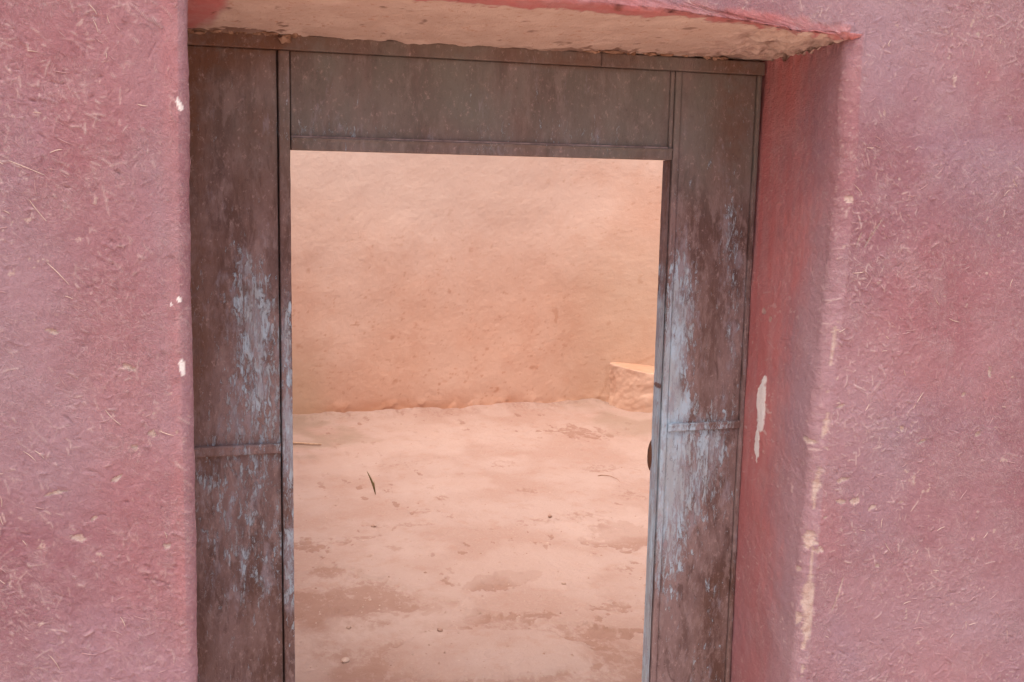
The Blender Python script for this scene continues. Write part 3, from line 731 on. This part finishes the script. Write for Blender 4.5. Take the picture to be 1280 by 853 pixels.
# mud block in the right corner
def block(x0, x1, y0, y1, zt):
    n = 46
    a = np.linspace(-1, 1, n)
    # superellipse-ish box as a displaced cube-sphere: five faces in one grid sweep
    ring = []
    per = [(2.925, 4.78), (2.935, 4.54), (3.03, 4.22), (3.16, 4.13), (3.46, 4.12), (3.46, 4.6)]
    for (p, q) in zip(per[:-1], per[1:]):
        m = int(math.dist(p, q)/.008)
        for k in range(m): t = k/m; ring.append((p[0]+(q[0]-p[0])*t, p[1]+(q[1]-p[1])*t))
    ring.append(per[-1]); ring = np.array(ring)
    # soften plan corners
    for _ in range(4): ring[1:-1] = (ring[:-2]+ring[2:]+ring[1:-1])/3
    c = np.array([(x0+x1)/2, (y0+y1)/2+.02])
    zs = np.concatenate([np.linspace(-.03, zt-.012, 50), [zt-.006, zt-.001]])
    prof = [(1.0+.10*math.exp(-max(q, 0)/.07), q) for q in zs]+[(.985, zt+.002)]+[(f, zt+.003) for f in np.linspace(.95, .02, 22)]
    G = np.zeros((len(ring), len(prof), 3))
    for j, (f, q) in enumerate(prof):
        G[:, j, :2] = c+(ring-c)*f; G[:, j, 2] = q
    N_ = normals(G)
    hx = .018*fbm(G[..., 0]+G[..., 1], G[..., 2]+G[..., 1]*.4, 7, 4, 720)+.004*fbm(G[..., 0]+G[..., 1], G[..., 2], 28, 4, 721)
    rim = np.exp(-((G[..., 2]-zt)/.03)**2)*(np.array([p[0] for p in prof])[None, :] > .9)
    hx += rim*.010*fbm(G[..., 0]*1.+G[..., 1], G[..., 2]*0, 12, 3, 722)
    G2 = G+N_*hx[..., None]
    top = (np.array([p[0] for p in prof]) < .99)[None, :]*np.ones((len(ring), 1))
    sh = .5*sstep(.1, .4, fbm(G[..., 0], G[..., 2]*.5, 10, 3, 723))*(1-top)
    crack = (1-top)*sstep(.05, .0, np.abs(G[..., 0]-(x0+.32)-.02*np.sin(G[..., 2]*30)))*.5
    mk = np.stack([np.clip(sh*.6+crack, 0, 1)*(1-top)+top*(.85+.3*fbm(G[..., 0], G[..., 1], 9, 4, 724)), (1-top)*.20+top*.3, top*.0], -1)  # top coloured darker to offset the sun and sky light it catches
    return G2, mk
G2, mk = block(2.93, 3.46, 4.17, 4.76, .32)
mb = empty('mud_block', (3.15, 4.4, 0), 'low square-topped mud block in the corner of the yard beside the right jamb', 'block')
grid_mesh('block_body', rebase(G2, (3.15, 4.4, 0)), M_YA, mb, {'mask': mk})
def tube(name, path, rad, mat, parent=None, n=6, taper=True):
    path = [Vector(p) for p in path]; V_, F_ = [], []
    for k, p in enumerate(path):
        t = (path[min(k+1, len(path)-1)]-path[max(k-1, 0)]).normalized()
        a = t.cross(Vector((0, 0, 1))); a = a.normalized() if a.length > 1e-3 else Vector((1, 0, 0)); b = t.cross(a)
        r_ = rad*(1-.6*k/(len(path)-1) if taper else 1)
        for q in range(n): th = 2*math.pi*q/n; V_.append(p+a*(r_*math.cos(th))+b*(r_*math.sin(th)))
    for k in range(len(path)-1):
        for q in range(n): F_.append((k*n+q, k*n+(q+1) % n, (k+1)*n+(q+1) % n, (k+1)*n+q))
    F_.append(tuple(range(n-1, -1, -1))); F_.append(tuple(range((len(path)-1)*n, len(path)*n)))
    return poly_mesh(name, V_, F_, mat, parent, True)

# ------------------------------------------------------------------ courtyard floor
ys = [0.02]
while ys[-1] < 4.95: ys.append(ys[-1]+np.interp(ys[-1], [0, .5, 1.5, 3, 5], [.02, .008, .009, .011, .015]))
ys = np.array(ys); xs = np.concatenate([seg(-.25, .25, .02), seg(.25, 3.15, .0085), seg(3.15, 3.6, .03, True)])
Xf, Yf = np.meshgrid(xs, ys, indexing='ij')
patches = [ # cx, cy, sx, sy, ang, depth : scuffed hollows of darker soil
 (1.23, 1.545, .17, .062, .28, 1.), (1.92, 1.95, .20, .17, .25, .75), (2.44, 3.93, .20, .16, -.5, .85), (1.55, 1.19, .13, .045, .0, .85), (1.03, 1.22, .07, .045, 0, .9),
 (1.70, 2.75, .07, .05, 0, .5), (1.75, 3.3, .10, .06, .3, .5), (.52, 2.14, .10, .10, -.6, .9), (.85, 2.05, .07, .035, 0, .6), (1.22, 1.18, .14, .04, -.2, .8),
 (.74, 1.38, .22, .05, -.15, .8), (2.2, 2.55, .10, .10, .2, .5), (1.46, .98, .14, .04, -.3, .8), (.65, 2.2, .2, .05, .1, .5), (1.32, 2.2, .05, .02, 0, .5), (1.35, 4.25, .25, .07, 0, .4),
 (1.36, .92, .10, .05, -.6, .9), (1.60, 2.25, .12, .05, 0, .5), (1.1, 2.55, .07, .04, 0, .5), (2.25, 3.1, .14, .07, 0, .5), (1.9, 2.3, .2, .05, .2, .5), (1.2, 3.4, .2, .06, 0, .4), (.95, 2.35, .22, .03, -.1, .5), (1.75, 1.55, .06, .03, 0, .5)]
hf = .012*fbm(Xf, Yf, 1.3, 4, 800)+.0045*fbm(Xf, Yf, 8, 4, 801)+.0022*fbm(Xf, Yf, 30, 4, 802)
dkf = np.zeros_like(Xf)
for i, (cx, cy, sx, sy, an, am) in enumerate(patches):
    b_ = blob(Xf, Yf*.42, cx, cy*.42, sx, sy*.55, an*.42, .75, 20, 820+i, 5, .32)*(.55+.6*sstep(-.3, .3, fbm(Xf, Yf, 45, 3, 819)))
    b_ = np.maximum(b_, 0); dkf = np.maximum(dkf, np.clip(.75*am*b_, 0, 1)); hf = hf-.007*am*b_
b_ = blob(Xf, Yf*.42, 1.235, 1.55*.42, .165, .038, .10, .45, 16, 819, 5, .16); dkf = np.maximum(dkf, .95*b_); hf = hf-.004*b_
b_ = blob(Xf, Yf*.42, 1.95, 1.98*.42, .19, .075, .05, .7, 16, 818, 5, .3); dkf = np.maximum(dkf, .6*b_)
# trodden crust: plates with broken edges in the near left
pl = sstep(-.02, .02, fbm(Xf, Yf, 2.6, 4, 840)-.02)
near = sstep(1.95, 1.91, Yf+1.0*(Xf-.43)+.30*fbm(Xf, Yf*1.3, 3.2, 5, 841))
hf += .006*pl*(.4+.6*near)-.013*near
hf += .0022*np.abs(fbm(Xf, Yf*1.4, 22, 4, 871))+.003*sstep(.0, .05, fbm(Xf, Yf*1.5, 9, 4, 872))*sstep(-.3, .2, fbm(Xf, Yf, 2, 2, 873))
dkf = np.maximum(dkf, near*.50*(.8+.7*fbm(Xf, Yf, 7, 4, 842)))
crk = np.exp(-((fbm(Xf, Yf*.8, 2.6, 4, 840)-.02)/.028)**2)*(.25+.75*near)*sstep(-.2, .2, fbm(Xf, Yf, 6, 3, 843))
dkf = np.maximum(dkf, .7*crk)
plate = blob(Xf, Yf, .98, .90, .38, .22, -.15, .25, 6, 850)
hf += .016*plate; dkf = dkf*(1-.85*plate)
rim_ = np.exp(-((blob(Xf, Yf, .98, .90, .40, .235, -.15, .25, 6, 850)-plate))**2*0)*0
sp = sstep(.40, .50, fbm(Xf, Yf*.45, 22, 5, 844))*sstep(-.1, .3, fbm(Xf, Yf, 2, 2, 845))
dkf = np.maximum(dkf, sp*.65); hf -= sp*.004
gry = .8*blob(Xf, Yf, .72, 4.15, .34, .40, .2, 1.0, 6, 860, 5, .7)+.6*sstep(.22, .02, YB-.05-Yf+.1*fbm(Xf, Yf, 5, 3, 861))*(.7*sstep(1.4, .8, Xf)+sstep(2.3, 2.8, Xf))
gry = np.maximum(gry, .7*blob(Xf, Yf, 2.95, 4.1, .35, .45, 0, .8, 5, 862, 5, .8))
hf += .05*gauss(Xf, Yf, 3.1, 4.15, .25, .16)
hf += .05*np.exp(-np.clip(YB-.03-Yf, 0, 9)/.13)*(1+.6*fbm(Xf, Yf, 4, 3, 875))
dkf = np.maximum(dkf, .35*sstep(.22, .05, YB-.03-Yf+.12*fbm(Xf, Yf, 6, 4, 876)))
palef = .55*sstep(.0, .4, fbm(Xf, Yf*.7, 3.4, 4, 863))  # random paler mottling of the soil
ff = tag(grid_mesh('courtyard_floor', np.stack([Xf, Yf, hf], -1), M_FL, None, {'mask': np.clip(np.stack([dkf, gry, palef], -1), 0, 1)}, flip=False), 'trodden pale orange earth of the yard behind the doorway', kind='structure')
def fz(px, py):
    i = np.argmin(np.abs(xs-px)); j = np.argmin(np.abs(ys-py)); return float(hf[i, j])

# small things lying in the yard
o = tube('stick', [(.38, 4.06, fz(.5, 4.05)+.015), (.55, 4.01, fz(.55, 4.01)+.014), (.78, 3.93, fz(.78, 3.93)+.010)], .010, M_STICK)
tag(o, 'pale straight stick lying on the earth by the left jamb near the far wall', 'stick')
lf = empty('leaf_sprig', (.92, 2.87, fz(.92, 2.87)), 'dark green-brown narrow leaf sprig standing up from the bare floor', 'leaf')
def blade(p0, p1, w, bow):
    p0, p1 = Vector(p0), Vector(p1); n = 8; V_, F_ = [], []
    for k in range(n+1):
        t = k/n; c = p0.lerp(p1, t)+Vector((bow*math.sin(math.pi*t), 0, 0)); ww = w*math.sin(math.pi*min(max(t*.93+.05, 0), 1))**.8
        V_ += [c+Vector((-ww, 0, 0)), c+Vector((0, -ww*.5, 0)), c+Vector((ww, 0, 0)), c+Vector((0, ww*.3, 0))]
    for k in range(n):
        for q in range(4): F_.append((k*4+q, k*4+(q+1) % 4, k*4+4+(q+1) % 4, k*4+4+q))
    return V_, F_
for a in [((.008, 0, -.003), (-.036, .01, .125), .0055, .006), ((.008, .004, 0), (-.002, -.008, .075), .0045, -.003)]:
    V_, F_ = blade(*a); poly_mesh('leaf', V_, F_, M_LEAF, lf, True)
z_ = fz(2.15, 2.75)
o = tube('twig', [(2.175, 2.93, z_+.003), (2.20, 2.93, z_+.007), (2.235, 2.90, z_+.008), (2.255, 2.84, z_+.005), (2.25, 2.79, z_+.002)], .003, M_TWIG)
tag(o, 'thin curved brown twig on the floor left of the right jamb', 'twig')
# pebbles one can pick out
PB = [(.83, 2.36, .014, 'small brown pebble alone on the smooth floor below the leaf sprig'), (1.68, 2.30, .013, 'small rounded pebble right of the middle of the floor'),
      (1.45, 1.45, .010, 'tiny dark pebble right of the oval hollow in the floor'), (.50, .98, .016, 'dark pebble at the foot of the left jamb in the near corner'),
      (.86, 1.12, .014, 'pale pebble on the dark crust in the near left of the floor'), (.55, 1.25, .011, 'pale small pebble nearest the left jamb on the dark crust')]
for i, (px, py, s, lb) in enumerate(PB):
    me = lump_mesh('pebble', (s, s*.8, s*.55), 60+i, M_STONE, 2)
    o = bpy.data.objects.new('pebble', me); COL.objects.link(o); o.location = (px, py, fz(px, py)+s*.25); o.rotation_euler = (0, 0, i*1.3)
    tag(o, lb, 'pebble', 'pebbles scattered on the yard floor')
# countless crumbs of grit
V_, F_ = [], []
base = [(-1,0,0),(0,-1,0),(1,0,0),(0,1,0),(0,0,.8)]
for k in range(5200):
    px = random.uniform(.25, 3.0); py = random.choice([random.uniform(.5, 2.2), random.uniform(.5, 4.6)])
    s = min(.0014+random.expovariate(1/.0018), .009); a = random.uniform(0, 6.28); zc = fz(px, py)
    b0 = len(V_)
    for (q, w, e) in base:
        q *= random.uniform(.6, 1.3); w *= random.uniform(.5, 1.1)
        V_.append((px+s*(q*math.cos(a)-w*math.sin(a)), py+s*(q*math.sin(a)+w*math.cos(a)), zc-.001+s*e*random.uniform(.5, 1.1)))
    F_ += [(b0,b0+1,b0+4),(b0+1,b0+2,b0+4),(b0+2,b0+3,b0+4),(b0+3,b0,b0+4)]
tag(poly_mesh('grit', V_, F_, M_STONE), 'fine reddish grit and crumbs strewn over the yard floor', 'grit', kind='stuff')
